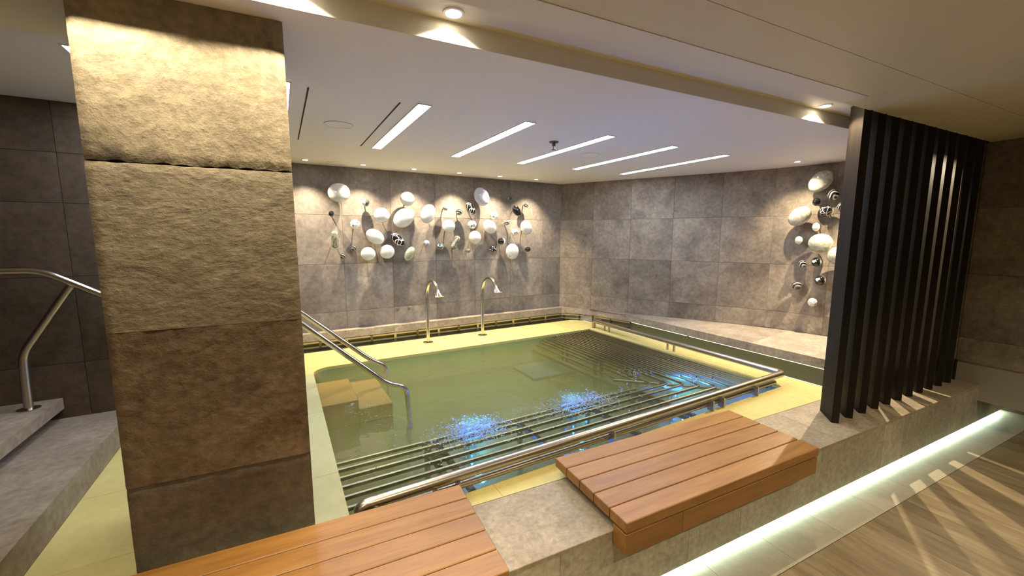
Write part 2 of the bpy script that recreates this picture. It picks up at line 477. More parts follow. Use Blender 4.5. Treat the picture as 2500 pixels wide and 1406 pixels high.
# overflow channel behind the coping
put('edge_trim', box(4.03, 4.045, 1.45, 4.95, DECK - 0.03, DECK + 0.004), 'edge_white', dk, PF, label='thin white edge strip of the coping')
put('channel_floor', box(-0.35, 4.4, 4.9502, 5.16, 0.26, 0.30), 'channel', dk, PF)
put('channel_floor', prism([(4.0452, 1.45), (4.40, 1.45), (4.40, 4.9498), (4.0452, 4.9498)], 0.26, 0.30), 'channel', dk, PF)
put('channel_side', box(-0.35, 4.0452, 4.9505, 4.957, 0.30, DECK), 'channel', dk, PF)

bs = thing('pool_basin', (1.97, 3.05, 0.0), 'shallow teal sided pool basin with olive floor and one rounded corner', 'pool', PF, kind='structure')
def basin_outline(off):
    pts = [(PU0 - off, PV0 - off), (PU1 + off, PV0 - off), (PU1 + off, PV1 + off)]
    r_ = 0.16
    for i in range(9):
        a = math.pi / 2 - i * math.pi / 16
        pts.append((PU0 + r_ - (r_ + off) * math.cos(a), PV1 - r_ + (r_ + off) * math.sin(a)))
    return pts
inn, outp = basin_outline(0.0), basin_outline(0.05)
n = len(inn)
vs = [Vector((p[0], p[1], BASIN)) for p in inn] + [Vector((p[0], p[1], DECK - 0.031)) for p in inn] + [Vector((p[0], p[1], DECK - 0.031)) for p in outp] + [Vector((p[0], p[1], BASIN)) for p in outp]
fs = []
for i in range(n):
    j = (i + 1) % n
    for k in range(3): fs.append((i + k * n, j + k * n, j + (k + 1) * n, i + (k + 1) * n))
    fs.append((i + 3 * n, j + 3 * n, j, i))
put('basin_wall', (vs, fs), 'basin_wall', bs, PF)
put('basin_floor', prism(outp, BASIN - 0.04, BASIN), 'basin_floor', bs, PF)
for a, b, zt in ((0.215, 0.51, 0.30), (0.51, 0.80, 0.215)):
    put('step', box(a, b, 3.56, PV1 - (0.16 if a < 0.3 else 0.002), BASIN, zt, 0.006), 'basin_step', bs, PF, label='submerged brown entry step')
put('floor_drain', box(2.42, 3.05, 3.70, 4.20, BASIN, BASIN + 0.02, 0.004), 'drain', bs, PF, label='dark square plate on the pool floor')

wpoly = [(p[0], p[1]) for p in basin_outline(-0.001)]
put('pool_water', prism(wpoly, BASIN + 0.001, WATER), 'pool_water', None, PF, label='clear rippled green blue water filling the pool', cat='water', kind='stuff')

# ------------------------------------------------------------------ structure: walls with tiles
ROWS = [0.59, 0.806, 1.376, 1.946, CEIL]
def tile_panel(parent, p0, p1, z0, z1, mat, fr=PF, t0=0.004, th=0.010, name='tile'):
    """tile between plan points p0->p1; room side is on the right of the direction"""
    p0, p1 = Vector(p0), Vector(p1)
    d = (p1 - p0).normalized(); nn = Vector((d.y, -d.x))
    g = 0.0014
    a, b = p0 + d * g, p1 - d * g
    c, e = b + nn * th, a + nn * th
    put(name, prism([(a.x, a.y), (b.x, b.y), (c.x, c.y), (e.x, e.y)], z0 + g, z1 - g), mat, parent, fr)
wb = thing('wall_back', (1.8, 5.2, 0.26), 'back wall of grey brown stone tiles behind the pool', 'wall', PF, kind='structure')
put('wall_core', box(-0.50, 4.0, 5.169, 5.30, 0.26, CEIL + 0.02), 'grout', wb, PF)
us = [-0.35] + [0.655 + 0.568 * k for k in range(-1, 6)] + [3.838]
for z0, z1 in zip(ROWS[:-1], ROWS[1:]):
    for a, b in zip(us[:-1], us[1:]):
        tile_panel(wb, (a, 5.170), (b, 5.170), z0, z1, 'tile_stone')
for uu in (1.271, 1.408):
    st = sweep([(uu, 5.160, 0.765), (uu, 5.148, 0.765)], [0.016, 0.013], 14)
    put('wall_stud', st, 'steel', None, PF, smooth='auto', label='left small round steel stud low on the back wall' if uu < 1.3 else 'right small round steel stud low on the back wall', cat='stud', group='steel studs on the back wall')

path = [Vector((3.838, 5.165))]
dirs = []
ang0 = math.atan2(-0.877, 0.4805)
P = Vector((3.838, 5.165))
seglen = [0.53, 0.56, 0.57, 0.58, 0.56, 0.30, 0.27, 0.28, 0.28, 0.5, 0.5]
bend = [0, 0, 0, 0, -3, -9, -6, -5, -4, -4, -3]
A = ang0
for s, bn in zip(seglen, bend):
    A += R(bn); P = P + Vector((math.cos(A), math.sin(A))) * s; path.append(P.copy())
wr = thing('wall_right', (4.6, 3.6, 0.26), 'right wall of rough brown stone tiles, gently curved at its near end', 'wall', PF, kind='structure')
for a, b in zip(path[:-1], path[1:]):
    d = (b - a).normalized(); nn = Vector((-d.y, d.x))
    o_ = [a, b, b + nn * 0.12, a + nn * 0.12]
    put('wall_core', prism([(p.x, p.y) for p in o_], 0.26, CEIL + 0.02), 'grout', wr, PF)
cols = [(0, 1), (1, 2), (2, 3), (3, 4), (4, 5), (5, 7), (7, 9), (9, 10), (10, 11)]
for ci, (i, j) in enumerate(cols):
    for z0, z1 in zip(ROWS[:-1], ROWS[1:]):
        if j - i == 1:
            tile_panel(wr, path[i], path[j], z0, z1, 'tile_stone_right')
        else:
            a, b, c = path[i], path[i + 1], path[j]
            d1, d2 = (b - a).normalized(), (c - b).normalized()
            n1_, n2_ = Vector((d1.y, -d1.x)), Vector((d2.y, -d2.x)); nm = ((n1_ + n2_) / 2).normalized()
            g = 0.0014; a2, c2 = a + d1 * g, c - d2 * g
            pl = [a2, b, c2, c2 + n2_ * 0.01, b + nm * 0.01, a2 + n1_ * 0.01]
            put('tile', prism([(p.x, p.y) for p in pl], z0 + g, z1 - g), 'tile_stone_right', wr, PF)

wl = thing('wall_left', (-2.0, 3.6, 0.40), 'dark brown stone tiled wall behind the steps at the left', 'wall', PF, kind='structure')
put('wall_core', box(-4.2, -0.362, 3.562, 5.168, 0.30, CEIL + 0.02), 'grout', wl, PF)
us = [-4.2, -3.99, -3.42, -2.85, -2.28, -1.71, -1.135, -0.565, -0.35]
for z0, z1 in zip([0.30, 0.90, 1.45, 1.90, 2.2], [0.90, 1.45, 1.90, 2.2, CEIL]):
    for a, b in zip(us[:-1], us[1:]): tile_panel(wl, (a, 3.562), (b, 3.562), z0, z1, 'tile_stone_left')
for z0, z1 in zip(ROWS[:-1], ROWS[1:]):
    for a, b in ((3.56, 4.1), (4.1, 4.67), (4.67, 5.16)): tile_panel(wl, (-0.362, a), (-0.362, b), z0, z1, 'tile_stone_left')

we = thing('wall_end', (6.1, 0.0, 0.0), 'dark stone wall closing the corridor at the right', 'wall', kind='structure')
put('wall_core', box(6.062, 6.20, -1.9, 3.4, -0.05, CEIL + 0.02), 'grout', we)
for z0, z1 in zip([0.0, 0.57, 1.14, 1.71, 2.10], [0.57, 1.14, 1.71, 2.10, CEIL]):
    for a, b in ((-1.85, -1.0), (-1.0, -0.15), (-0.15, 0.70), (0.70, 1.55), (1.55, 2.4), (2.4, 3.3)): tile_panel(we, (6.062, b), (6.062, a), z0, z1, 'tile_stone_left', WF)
wf = thing('wall_front', (1.0, -1.95, 0.0), 'stone corridor wall opposite the pool', 'wall', kind='structure')
put('wall_core', box(-4.1, 6.2, -2.0, -1.912, -0.05, CEIL + 0.02), 'grout', wf)
for z0, z1 in zip([0.0, 0.57, 1.14, 1.71], [0.57, 1.14, 1.71, CEIL]):
    for k in range(12): tile_panel(wf, (6.0 - k * 0.84, -1.912), (6.0 - (k + 1) * 0.84, -1.912), z0, z1, 'tile_stone', WF)
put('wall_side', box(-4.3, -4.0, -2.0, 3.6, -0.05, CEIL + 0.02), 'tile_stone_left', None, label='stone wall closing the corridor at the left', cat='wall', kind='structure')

# ------------------------------------------------------------------ structure: ceilings and trough
CY = 1.43
TY0, TY1, TZ = CY, 1.735, 2.585
pc = thing('ceiling', (1.5, 3.5, CEIL), 'smooth white ceiling above the pool', 'ceiling', kind='structure')
put('ceiling_panel', prism([(-4.3, TY1), (6.3, TY1), (6.3, 6.0), (-4.3, 6.0)], CEIL, CEIL + 0.05), 'paint_ceiling', pc)
tr_ = thing('trim_1', (1.0, 1.6, CEIL), 'recessed white ceiling trough over the edge of the pool', 'ceiling', kind='structure')
put('trough_top', box(-4.2, 6.05, TY0 - 0.03, TY1 + 0.03, TZ, TZ + 0.03), 'paint_trim', tr_)
put('trough_face', box(-4.2, 6.05, TY1, TY1 + 0.03, CEIL + 0.05, TZ), 'paint_trim', tr_)
put('trough_face', box(-4.2, 6.05, TY1 - 0.004, TY1 - 0.0005, CEIL, TZ), 'paint_trim', tr_)
put('trough_face', box(-4.2, 6.05, TY0 - 0.03, TY0, CEIL + 0.05, TZ), 'paint_trim', tr_)
cc = thing('ceiling_corridor', (1.0, 0.0, CEIL), 'beige corridor ceiling of flat painted panels', 'ceiling', kind='structure')
put('ceiling_base', box(-4.3, 6.3, -2.0, CY, CEIL + 0.006, CEIL + 0.05), 'paint_corridor', cc)
for a, b in ((-4.2, -1.9), (-1.9, 0.52), (0.52, 2.93), (2.93, 6.05)):
    put('ceiling_panel', box(a + 0.001, b - 0.001, 1.052, 1.300, CEIL, CEIL + 0.006), 'paint_corridor', cc)
    for c, d in ((-1.9, -0.9), (-0.9, 0.06), (0.06, 1.05)):
        put('ceiling_panel', box(a + 0.001, b - 0.001, c + 0.001, d - 0.001, CEIL, CEIL + 0.006), 'paint_corridor', cc)
put('ceiling_panel', box(2.90, 6.05, 1.3005, CY, CEIL, CEIL + 0.006), 'paint_corridor', cc)
put('lip_lit_band', box(-4.2, 2.899, 1.3005, CY, CEIL - 0.003, CEIL + 0.006), 'paint_trim', cc, label='pale flat ceiling band along the edge of the trough, lit look painted in')  # light falling on this strip of ceiling is put in as paler paint

# ------------------------------------------------------------------ pillar of stacked slabs
PX0, PX1, PY0, PY1 = -0.673, -0.068, 1.842, 2.40
pl = thing('pillar', (-0.37, 2.1, DECK), 'square pillar of four big rough sandy stone slabs beside the pool', 'pillar', kind='structure')
put('core', box(PX0 + 0.02, PX1 - 0.07, PY0 + 0.03, PY1 - 0.02, DECK, CEIL), 'dark_gap', pl)
def rough_slab(z0, z1, amp, seed, chip_top, chip_bot, nx=44):
    nz = max(8, int(nx * (z1 - z0) / (PX1 - PX0)))
    vs, fs = [], []
    for j in range(nz + 1):
        for i in range(nx + 1):
            fx, fz = i / nx, j / nz
            x_, z_ = PX0 + (PX1 - PX0) * fx, z0 + (z1 - z0) * fz
            nv = noise.fractal(Vector((x_ * 26, seed * 7.3, z_ * 34)), 0.9, 2.1, 5) * amp * 0.30
            nv += noise.noise(Vector((x_ * 5, seed, z_ * 5))) * amp * 0.25
            y_ = PY0 + 0.004 + nv
            e = min(fx, 1 - fx) * (PX1 - PX0)
            if e < 0.006: y_ += 0.006
            if chip_bot and j <= 1: y_ += 0.005 * (2 - j) * 0.5; z_ += chip_bot * abs(noise.noise(Vector((x_ * 16, seed, 3)))) * (1 if j == 0 else 0.3)
            if chip_top and j >= nz - 1: y_ += 0.004 * (2 - (nz - j)) * 0.5; z_ -= chip_top * abs(noise.noise(Vector((x_ * 16, seed, 9)))) * (1 if j == nz else 0.3)
            vs.append(Vector((x_, y_, z_)))
    W_ = nx + 1
    for j in range(nz):
        for i in range(nx): fs.append((j * W_ + i, j * W_ + i + 1, (j + 1) * W_ + i + 1, (j + 1) * W_ + i))
    bnd = [i for i in range(W_)] + [j * W_ + nx for j in range(1, nz + 1)] + [nz * W_ + i for i in range(nx - 1, -1, -1)] + [j * W_ for j in range(nz - 1, 0, -1)]
    k0 = len(vs)
    for b in bnd: vs.append(Vector((vs[b].x - math.tan(PA) * (PY1 - vs[b].y), PY1, vs[b].z)))   # the sides follow the pool grid
    nb = len(bnd)
    for q in range(nb): fs.append((bnd[q], bnd[(q + 1) % nb], k0 + (q + 1) % nb, k0 + q))
    fs.append(tuple(range(k0, k0 + nb)))
    return vs, fs
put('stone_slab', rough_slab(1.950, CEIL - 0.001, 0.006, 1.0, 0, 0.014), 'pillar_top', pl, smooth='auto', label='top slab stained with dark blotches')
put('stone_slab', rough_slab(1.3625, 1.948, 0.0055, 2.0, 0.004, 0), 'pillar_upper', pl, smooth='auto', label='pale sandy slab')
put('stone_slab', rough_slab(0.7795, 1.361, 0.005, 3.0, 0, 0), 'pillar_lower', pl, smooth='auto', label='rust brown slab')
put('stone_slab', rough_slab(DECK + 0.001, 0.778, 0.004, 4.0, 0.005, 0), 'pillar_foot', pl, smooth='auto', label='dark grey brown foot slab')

# ------------------------------------------------------------------ steps at the left
sp = thing('entry_steps', (-1.5, 2.6, DECK), 'two wide stone steps rising to the left behind the pillar', 'steps', PF)
put('lower_tread', prism(clip([(-1.33, 1.2), (-0.935, 1.2), (-0.935, 3.548), (-1.33, 3.548)], sy, cy_, STONE_Y + 0.003), DECK, 0.545), 'step_stone', sp, PF)
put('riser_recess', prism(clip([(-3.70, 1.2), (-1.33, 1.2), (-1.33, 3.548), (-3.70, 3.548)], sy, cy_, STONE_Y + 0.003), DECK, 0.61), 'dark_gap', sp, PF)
put('upper_tread', prism(clip([(-3.70, 1.2), (-1.255, 1.2), (-1.255, 3.548), (-3.70, 3.548)], sy, cy_, STONE_Y + 0.003), 0.61, 0.68), 'step_stone', sp, PF)

# ------------------------------------------------------------------ ledge round the back and right of the pool
lg = thing('stone_ledge', (3.0, 5.1, 0.30), 'stone ledge running under the back wall and widening along the right wall', 'ledge', PF)
LB, LT = 0.50, 0.59
us = [-0.35, 0.05, 0.62, 1.19, 1.76, 2.33, 2.90, 3.47]
for a, b in zip(us[:-1], us[1:]): put('ledge_slab', box(a + 0.0008, b - 0.0008, 5.055, 5.159, LB, LT), 'ledge_stone', lg, PF)
fr_pts = [(3.47, 5.055), (3.80, 5.055), (4.08, 4.75), (4.25, 4.06), (4.25, 3.49), (4.25, 2.92), (4.25, 2.35), (4.25, 1.78), (4.25, 1.46)]
def on_path(s):
    for a, b in zip(path[:-1], path[1:]):
        L_ = (b - a).length
        if s <= L_:
            d = (b - a).normalized(); nn = Vector((d.y, -d.x))
            return a + d * s + nn * 0.012
        s -= L_
    return path[-1]
bk_s = [None, 0.0, 0.50, 1.30, 1.90, 2.50, 3.05, 3.62, 3.94]
bk = [Vector((3.47, 5.159)), Vector((3.83, 5.155))] + [on_path(s) for s in bk_s[2:]]
for i in range(len(fr_pts) - 1):
    q = [fr_pts[i], fr_pts[i + 1], (bk[i + 1].x, bk[i + 1].y), (bk[i].x, bk[i].y)]
    put('ledge_slab', prism(q, LB, LT), 'ledge_stone', lg, PF)
# slot wall below the slab
put('slot_wall', box(-0.35, 3.80, 5.105, 5.16, 0.30, LB), 'channel', lg, PF)
sw = [(3.80, 5.105), (4.12, 4.76), (4.30, 4.06), (4.30, 1.46)]
for a, b in zip(sw[:-1], sw[1:]):
    d = (Vector(b) - Vector(a)).normalized(); nn = Vector((-d.y, d.x)) * 0.05
    put('slot_wall', prism([a, b, (b[0] + nn.x, b[1] + nn.y), (a[0] + nn.x, a[1] + nn.y)], 0.30, LB), 'channel', lg, PF)

for a, b, lab in ((4.02, 3.12, 'long thin steel edge under the right ledge with painted glow, far half'), (3.09, 1.60, 'long thin steel edge under the right ledge with painted glow, near half')):
    put('glowing_edge', box(4.251, 4.258, b, a, 0.4955, 0.4995), 'edge_glow', None, PF, label=lab, cat='glowing edge', group='glowing edges under the right ledge')  # steel edge, its bright highlight made by emission

og = thing('overflow_grille', (1.8, 5.0, 0.30), 'slotted steel overflow grille under the ledge along the back and corner', 'grille', PF)
put('upper_rail', box(-0.34, 3.79, 5.062, 5.080, 0.472, 0.492), 'steel_satin', og, PF)
put('middle_rail', box(-0.34, 3.79, 5.066, 5.076, 0.418, 0.434), 'steel_satin', og, PF)
for v_, z_ in ((4.968, 0.392), (4.986, 0.392), (5.004, 0.392), (5.024, 0.392)):
    put('grate_bar', box(-0.34, 3.95, v_, v_ + 0.008, 0.376, z_), 'steel_satin', og, PF)
for k in range(15):
    u_ = -0.25 + k * 0.287
    if u_ > 3.75: break
    put('post', box(u_, u_ + 0.030, 5.060, 5.064, 0.30, 0.495), 'steel_satin' if k % 2 else 'steel_dark', og, PF)
cr = [(3.80, 5.065), (4.09, 4.745), (4.262, 4.06)]
for a, b in zip(cr[:-1], cr[1:]):
    d = (Vector(b) - Vector(a)).normalized(); nn = Vector((-d.y, d.x)) * 0.014
    for z0, z1 in ((0.472, 0.492), (0.418, 0.434)):
        put('corner_rail', prism([a, b, (b[0] + nn.x, b[1] + nn.y), (a[0] + nn.x, a[1] + nn.y)], z0, z1), 'steel_satin', og, PF)
for px, py in ((3.83, 5.03), (3.99, 4.85), (4.10, 4.66), (4.18, 4.36)):
    put('post', box(px, px + 0.02, py, py + 0.02, 0.30, 0.495), 'steel_dark', og, PF)

# ------------------------------------------------------------------ benches
def bench(x0, x1, label):
    t_ = thing('teak_bench', ((x0 + x1) / 2, 1.48, DECK), label, 'bench', group='teak benches on the low wall')
    Y0, Y1 = 1.195, 1.768; w = (Y1 - Y0) / 5
    for k in range(5):
        put('plank', box(x0, x1, Y0 + k * w + 0.0022, Y0 + (k + 1) * w - 0.0022, 0.447, 0.497, 0.003), 'teak', t_)
    put('batten_bed', box(x0 + 0.015, x1 - 0.015, Y0 + 0.02, Y1 - 0.03, 0.438, 0.4465), 'dark_gap', t_)
    h = (x1 - x0)
    put('apron', box(x0 + 0.002, x0 + h * 0.24, Y0 + 0.006, 1.285, 0.338, 0.4375, 0.002), 'teak', t_)
    put('apron', box(x0 + h * 0.24 + 0.002, x1 - 0.002, Y0 + 0.006, 1.285, 0.338, 0.4375, 0.002), 'teak', t_)
    for fx in (0.04, 0.46, 0.88):
        put('support', box(x0 + h * fx, x0 + h * fx + 0.09, 1.31, 1.69, DECK, 0.438), 'dark_gap', t_)
bench(-0.90, 0.571, 'bright orange teak plank bench nearest the camera, in front of the pillar')
bench(1.120, 2.545, 'brown teak plank bench on the low wall between the stone top and the dark fins')

# ------------------------------------------------------------------ louvre screen of dark fins
ls = thing('louvre_screen', (4.5, 1.5, DECK), 'screen of tall dark brown vertical fins set at an angle on the low wall', 'screen')
for k in range(15):
    xr = 3.237 + 0.1823 * k
    d = Vector((0.7185, 0.6955)); nn = Vector((d.y, -d.x))
    a = Vector((xr, 1.421)) - nn * 0.044      # near left corner
    q = [a, a + nn * 0.044, a + nn * 0.044 + d * 0.216, a + d * 0.216]
    put('fin', prism([(p.x, p.y) for p in q], DECK, 2.584), 'fin_wood', ls)

# ------------------------------------------------------------------ handrails
hr = thing('handrail', (-1.348, 3.40, 0.68), 'steel tube handrail running from the steps behind the pillar down into the pool, near side', 'handrail', PF, group='pool handrails')
p = fillet([(-2.6, 3.40, 1.503), (-1.22, 3.40, 1.501), (-0.76, 3.40, 1.205), (-0.06, 3.40, 1.20), (0.722, 3.40, 0.455), (0.885, 3.40, 0.395), (0.905, 3.40, 0.09)], 0.07)
put('rail', sweep(p, 0.0215, 12), 'steel', hr, PF, smooth='auto')
p = fillet([(-1.348, 3.40, 0.685), (-1.34, 3.40, 1.015), (-1.12, 3.40, 1.375), (-1.10, 3.40, 1.405)], 0.06)
po_ = put('post', sweep(p, 0.021, 12), 'steel_satin', hr, PF, smooth='auto')
put('flange', lathe([(0.0, 0.681), (0.05, 0.681), (0.05, 0.687), (0.024, 0.694), (0.0, 0.694)], -1.348, 3.40, 20), 'steel', po_, PF, smooth='auto')
hr = thing('handrail', (-0.349, 4.07, 1.19), 'steel tube handrail into the pool, far side nearest the back wall', 'handrail', PF, group='pool handrails')
p = fillet([(-0.349, 4.07, 1.195), (-0.06, 4.07, 1.19), (0.715, 4.07, 0.482), (0.86, 4.07, 0.40), (0.885, 4.07, 0.09)], 0.07)
put('rail', sweep(p, 0.0215, 12), 'steel', hr, PF, smooth='auto')
put('flange', sweep([(-0.349, 4.07, 1.195), (-0.340, 4.07, 1.195)], 0.05, 20), 'steel', hr, PF, smooth='auto')

# ------------------------------------------------------------------ gooseneck spouts
def spout(u, label):
    t_ = thing('water_spout', (u, 4.735, DECK), label, 'spout', PF, group='gooseneck spouts on the deck')
    pts = [(u, 4.735, DECK + 0.004), (u, 4.735, 0.93)]
    cyv, czv, rad = 4.735 - 0.215, 0.965, 0.215
    for k in range(0, 15):
        a = R(0 + k * 10.0)
        pts.append((u, cyv + rad * math.cos(a), czv + rad * math.sin(a) ))
    tb = put('tube', sweep(pts, 0.0205, 12), 'steel', t_, PF, smooth='auto')
    put('flange', lathe([(0.0, DECK), (0.062, DECK), (0.062, DECK + 0.008), (0.03, DECK + 0.014), (0.0, DECK + 0.014)], u, 4.735, 20), 'steel', t_, PF, smooth='auto')
    put('collar', lathe([(0.0235, 0.905), (0.0235, 0.945)], u, 4.735, 16), 'steel', tb, PF, smooth=True)
    # flared fan nozzle
    e = Vector(pts[-1]); dr = (e - Vector(pts[-2])).normalized(); sd = Vector((1, 0, 0)); nn = dr.cross(sd).normalized()
    vs, fs = [], []
    prof = [(0.0, 0.022, 0.022), (0.03, 0.026, 0.022), (0.080, 0.046, 0.010), (0.105, 0.056, 0.007)]
    seg = 14
    for L_, w_, h_ in prof:
        for k in range(seg):
            a = 2 * math.pi * k / seg
            vs.append(e + dr * L_ + sd * math.cos(a) * w_ + nn * math.sin(a) * h_)
    for i in range(len(prof) - 1):
        for k in range(seg):
            a, b = i * seg + k, i * seg + (k + 1) % seg
            fs.append((a, b, b + seg, a + seg))
    fs.append(tuple(range(len(vs) - seg, len(vs))))
    put('nozzle', (vs, fs), 'steel', tb, PF, smooth='auto', label='flared fan nozzle')
spout(1.520, 'left steel gooseneck water spout on the far deck')
spout(2.263, 'right steel gooseneck water spout on the far deck')

# ------------------------------------------------------------------ lounger of steel tubes and the rail above it
tl = thing('tube_lounger', (2.6, 2.6, BASIN), 'submerged lounger bed of bent steel tubes along the near and right sides of the pool', 'lounger', PF)
TR = 0.0135
for k in range(7):
    v_, u_ = 2.49 - 0.098 * k, 2.95 + 0.098 * k
    z_ = (0.338, 0.352, 0.358, 0.360, 0.362, 0.364, 0.366)[k]
    zf = (0.335, 0.355, 0.362, 0.364, 0.366, 0.368, 0.372)[k]
    p = fillet([(PU0 + 0.002, v_, z_), (u_, v_, z_ if k else 0.33), (u_, PV1 - 0.004, zf)], 0.085)
    put('tube', sweep(p, TR, 8), 'steel_tube', tl, PF, smooth='auto')
for u_, z_, v_ in ((2.90, 0.318, 2.66), (2.85, 0.285, 2.72), (2.81, 0.235, 2.78), (3.0, 0.345, 2.72), (3.10, 0.356, 2.64), (3.197, 0.360, 2.55), (3.295, 0.362, 2.46), (3.393, 0.364, 2.36), (3.49, 0.368, 2.26), (3.59, 0.372, 1.90), (3.635, 0.374, 1.88), (3.68, 0.376, 1.86), (3.72, 0.38, 1.85)):
    put('tube', sweep([(u_, v_, z_), (u_, PV1 - 0.004, z_ + 0.004)], TR * (0.85 if u_ < 3.55 else 0.7), 8), 'steel_tube', tl, PF, smooth='auto')
for u_ in (0.74, 0.82, 1.45, 2.1, 2.62, 2.70):
    put('cross_bar', box(u_, u_ + 0.03, 1.88, 2.50, 0.300, 0.330), 'steel_dark', tl, PF)
    put('leg', box(u_, u_ + 0.03, 2.42, 2.45, BASIN, 0.30), 'steel_dark', tl, PF)
for v_ in (2.82, 2.92, 3.36, 3.46, 4.00, 4.10):
    put('cross_bar', box(2.98, 3.72, v_, v_ + 0.03, 0.298, 0.328), 'steel_dark', tl, PF)
    put('leg', box(3.10, 3.13, v_, v_ + 0.03, BASIN, 0.298), 'steel_dark', tl, PF)
put('diagonal_bar', sweep([(2.74, 2.80, 0.31), (3.56, 1.93, 0.33)], 0.014, 8), 'steel_dark', tl, PF)
put('foot_bar', sweep([(2.80, 2.74, 0.22), (2.80, 4.31, 0.22)], 0.02, 8), 'steel_dark', tl, PF)

gr = thing('grab_rail', (2.5, 1.80, DECK), 'thick steel grab rail round the near and right edges of the pool', 'rail', PF)
p = fillet([(0.235, 1.795, 0.39), (0.235, 1.795, 0.495), (3.80, 1.800, 0.50), (3.855, 4.36, 0.50), (3.855, 4.36, 0.41)], 0.05)
put('rail', sweep(p, 0.028, 14), 'steel_satin', gr, PF, smooth='auto')
put('lower_rail', sweep([(0.24, 1.800, 0.435), (3.68, 1.806, 0.440)], 0.018, 10), 'steel_satin', gr, PF, smooth='auto')
for u_ in (0.30, 0.58, 0.70, 1.743, 2.741, 2.872, 3.329):
    put('bracket', prism([(u_, 1.752), (u_ + 0.014, 1.752), (u_ + 0.014, 1.80), (u_, 1.80)], DECK, 0.478), 'steel_satin', gr, PF)
for v_ in (4.127, 4.039, 3.052, 2.963):
    uu = 3.80 + (v_ - 1.8) / 2.56 * 0.055
    put('bracket', box(uu - 0.010, uu + 0.010, v_ - 0.008, v_ + 0.008, DECK, 0.478), 'steel_satin', gr, PF)

# ------------------------------------------------------------------ underwater lamps and bubbles
for k, (u_, v_, lab) in enumerate(((1.14, 2.62, 'left underwater blue lamp under the near lounger tubes'), (2.09, 2.62, 'middle underwater blue lamp under the near lounger tubes'), (3.24, 2.50, 'right underwater blue lamp at the corner of the lounger'))):
    t_ = thing('underwater_lamp', (u_, v_, BASIN), lab, 'lamp', PF, group='underwater lamps')
    put('housing', lathe([(0.0, BASIN), (0.10, BASIN), (0.10, BASIN + 0.012), (0.05, BASIN + 0.02), (0.05, BASIN + 0.12), (0.115, BASIN + 0.15), (0.115, BASIN + 0.165), (0.09, BASIN + 0.166)], u_, v_, 24), 'steel', t_, PF, smooth='auto')
    put('lens', disc(u_, v_, BASIN + 0.164, 0.09, 24), 'pool_lamp', t_, PF)
    spot('lamp_light', PF.w((u_, v_, BASIN + 0.175)), PF.w((u_ + 0.02, v_ - 0.03, BASIN + 0.43)), P_POOL * (1.5 if k == 2 else 1.0), 140, 0.7, 0.04, (0.02, 0.17, 1.0), t_)
    l = bpy.data.lights.new('side_glow', 'POINT'); l.energy = (2.0, 2.0, 4.5)[k]; l.color = (0.03, 0.22, 1.0); l.shadow_soft_size = 0.04
    o = bpy.data.objects.new('side_glow', l); COL.objects.link(o); o.parent = t_; o.location = (0.02, -0.16, 0.10)
vs, fs = [], []
ico = bmesh.new(); bmesh.ops.create_icosphere(ico, subdivisions=1, radius=1.0); ico.verts.index_update()
iv = [v.co.copy() for v in ico.verts]; if_ = [tuple(v.index for v in f.verts) for f in ico.faces]; ico.free()
def bub(u_, v_, r_, sx):
    k = len(vs); a = random.uniform(0, 3.14); c_, s_ = math.cos(a), math.sin(a)
    for q in iv:
        X, Y = q.x * sx, q.y
        vs.append(Vector((u_ + (X * c_ - Y * s_) * r_, v_ + (X * s_ + Y * c_) * r_, WATER + 0.001 + q.z * r_ * 0.35)))
    fs.extend(tuple(i + k for i in f) for f in if_)
for cu, cv, su, sv, n in ((1.08, 2.42, 0.13, 0.09, 1500), (2.0, 2.42, 0.19, 0.08, 1300), (2.98, 2.75, 0.10, 0.08, 120), (3.28, 2.30, 0.10, 0.06, 60), (0.55, 3.0, 0.10, 0.20, 60), (0.75, 2.25, 0.06, 0.25, 70), (1.6, 2.3, 0.6, 0.12, 160)):
    for _ in range(n):
        u_, v_ = random.gauss(cu, su), random.gauss(cv, sv)
        if PU0 + 0.05 < u_ < PU1 - 0.05 and PV0 + 0.05 < v_ < PV1 - 0.05:
            bub(u_, v_, random.uniform(0.002, 0.0052), random.uniform(1.0, 3.0))
put('water_bubbles', (vs, fs), 'foam', None, PF, smooth=True, label='sparkling bubbles and foam on the water over the blue lamps', cat='bubbles', kind='stuff')

# ------------------------------------------------------------------ glass ornaments
def ellipsoid(a, b, c, ang, ex_, nz_, ctr, seg=28, rings=16):
    """a along wall, b up, c out of the wall; rotated by ang in the wall plane"""
    ez = Vector((0, 0, 1)); ca, sa = math.cos(ang), math.sin(ang)
    A1 = ex_ * ca + ez * sa; B1 = ez * ca - ex_ * sa
    vs, fs = [], []
    for j in range(rings + 1):
        th = math.pi * j / rings
        for k in range(seg):
            ph = 2 * math.pi * k / seg
            vs.append(ctr + A1 * (a * math.sin(th) * math.cos(ph)) + B1 * (b * math.sin(th) * math.sin(ph)) + nz_ * (c * math.cos(th)))
    for j in range(rings):
        for k in range(seg):
            p0, p1 = j * seg + k, j * seg + (k + 1) % seg
            fs.append((p0, p1, p1 + seg, p0 + seg))
    return vs, fs
def capsule(a, b, ang, ex_, nz_, ctr):
    ez = Vector((0, 0, 1)); A1 = ex_ * math.cos(ang) + ez * math.sin(ang)
    pts, rads = [], []
    for s in range(-8, 9):
        f = s / 8; x_ = f * a
        core = a - b
        e = max(0.0, abs(x_) - core)
        rads.append(max(0.0015, math.sqrt(max(b * b - e * e, 0)))); pts.append(ctr + A1 * x_)
    return sweep(pts, rads, 20)
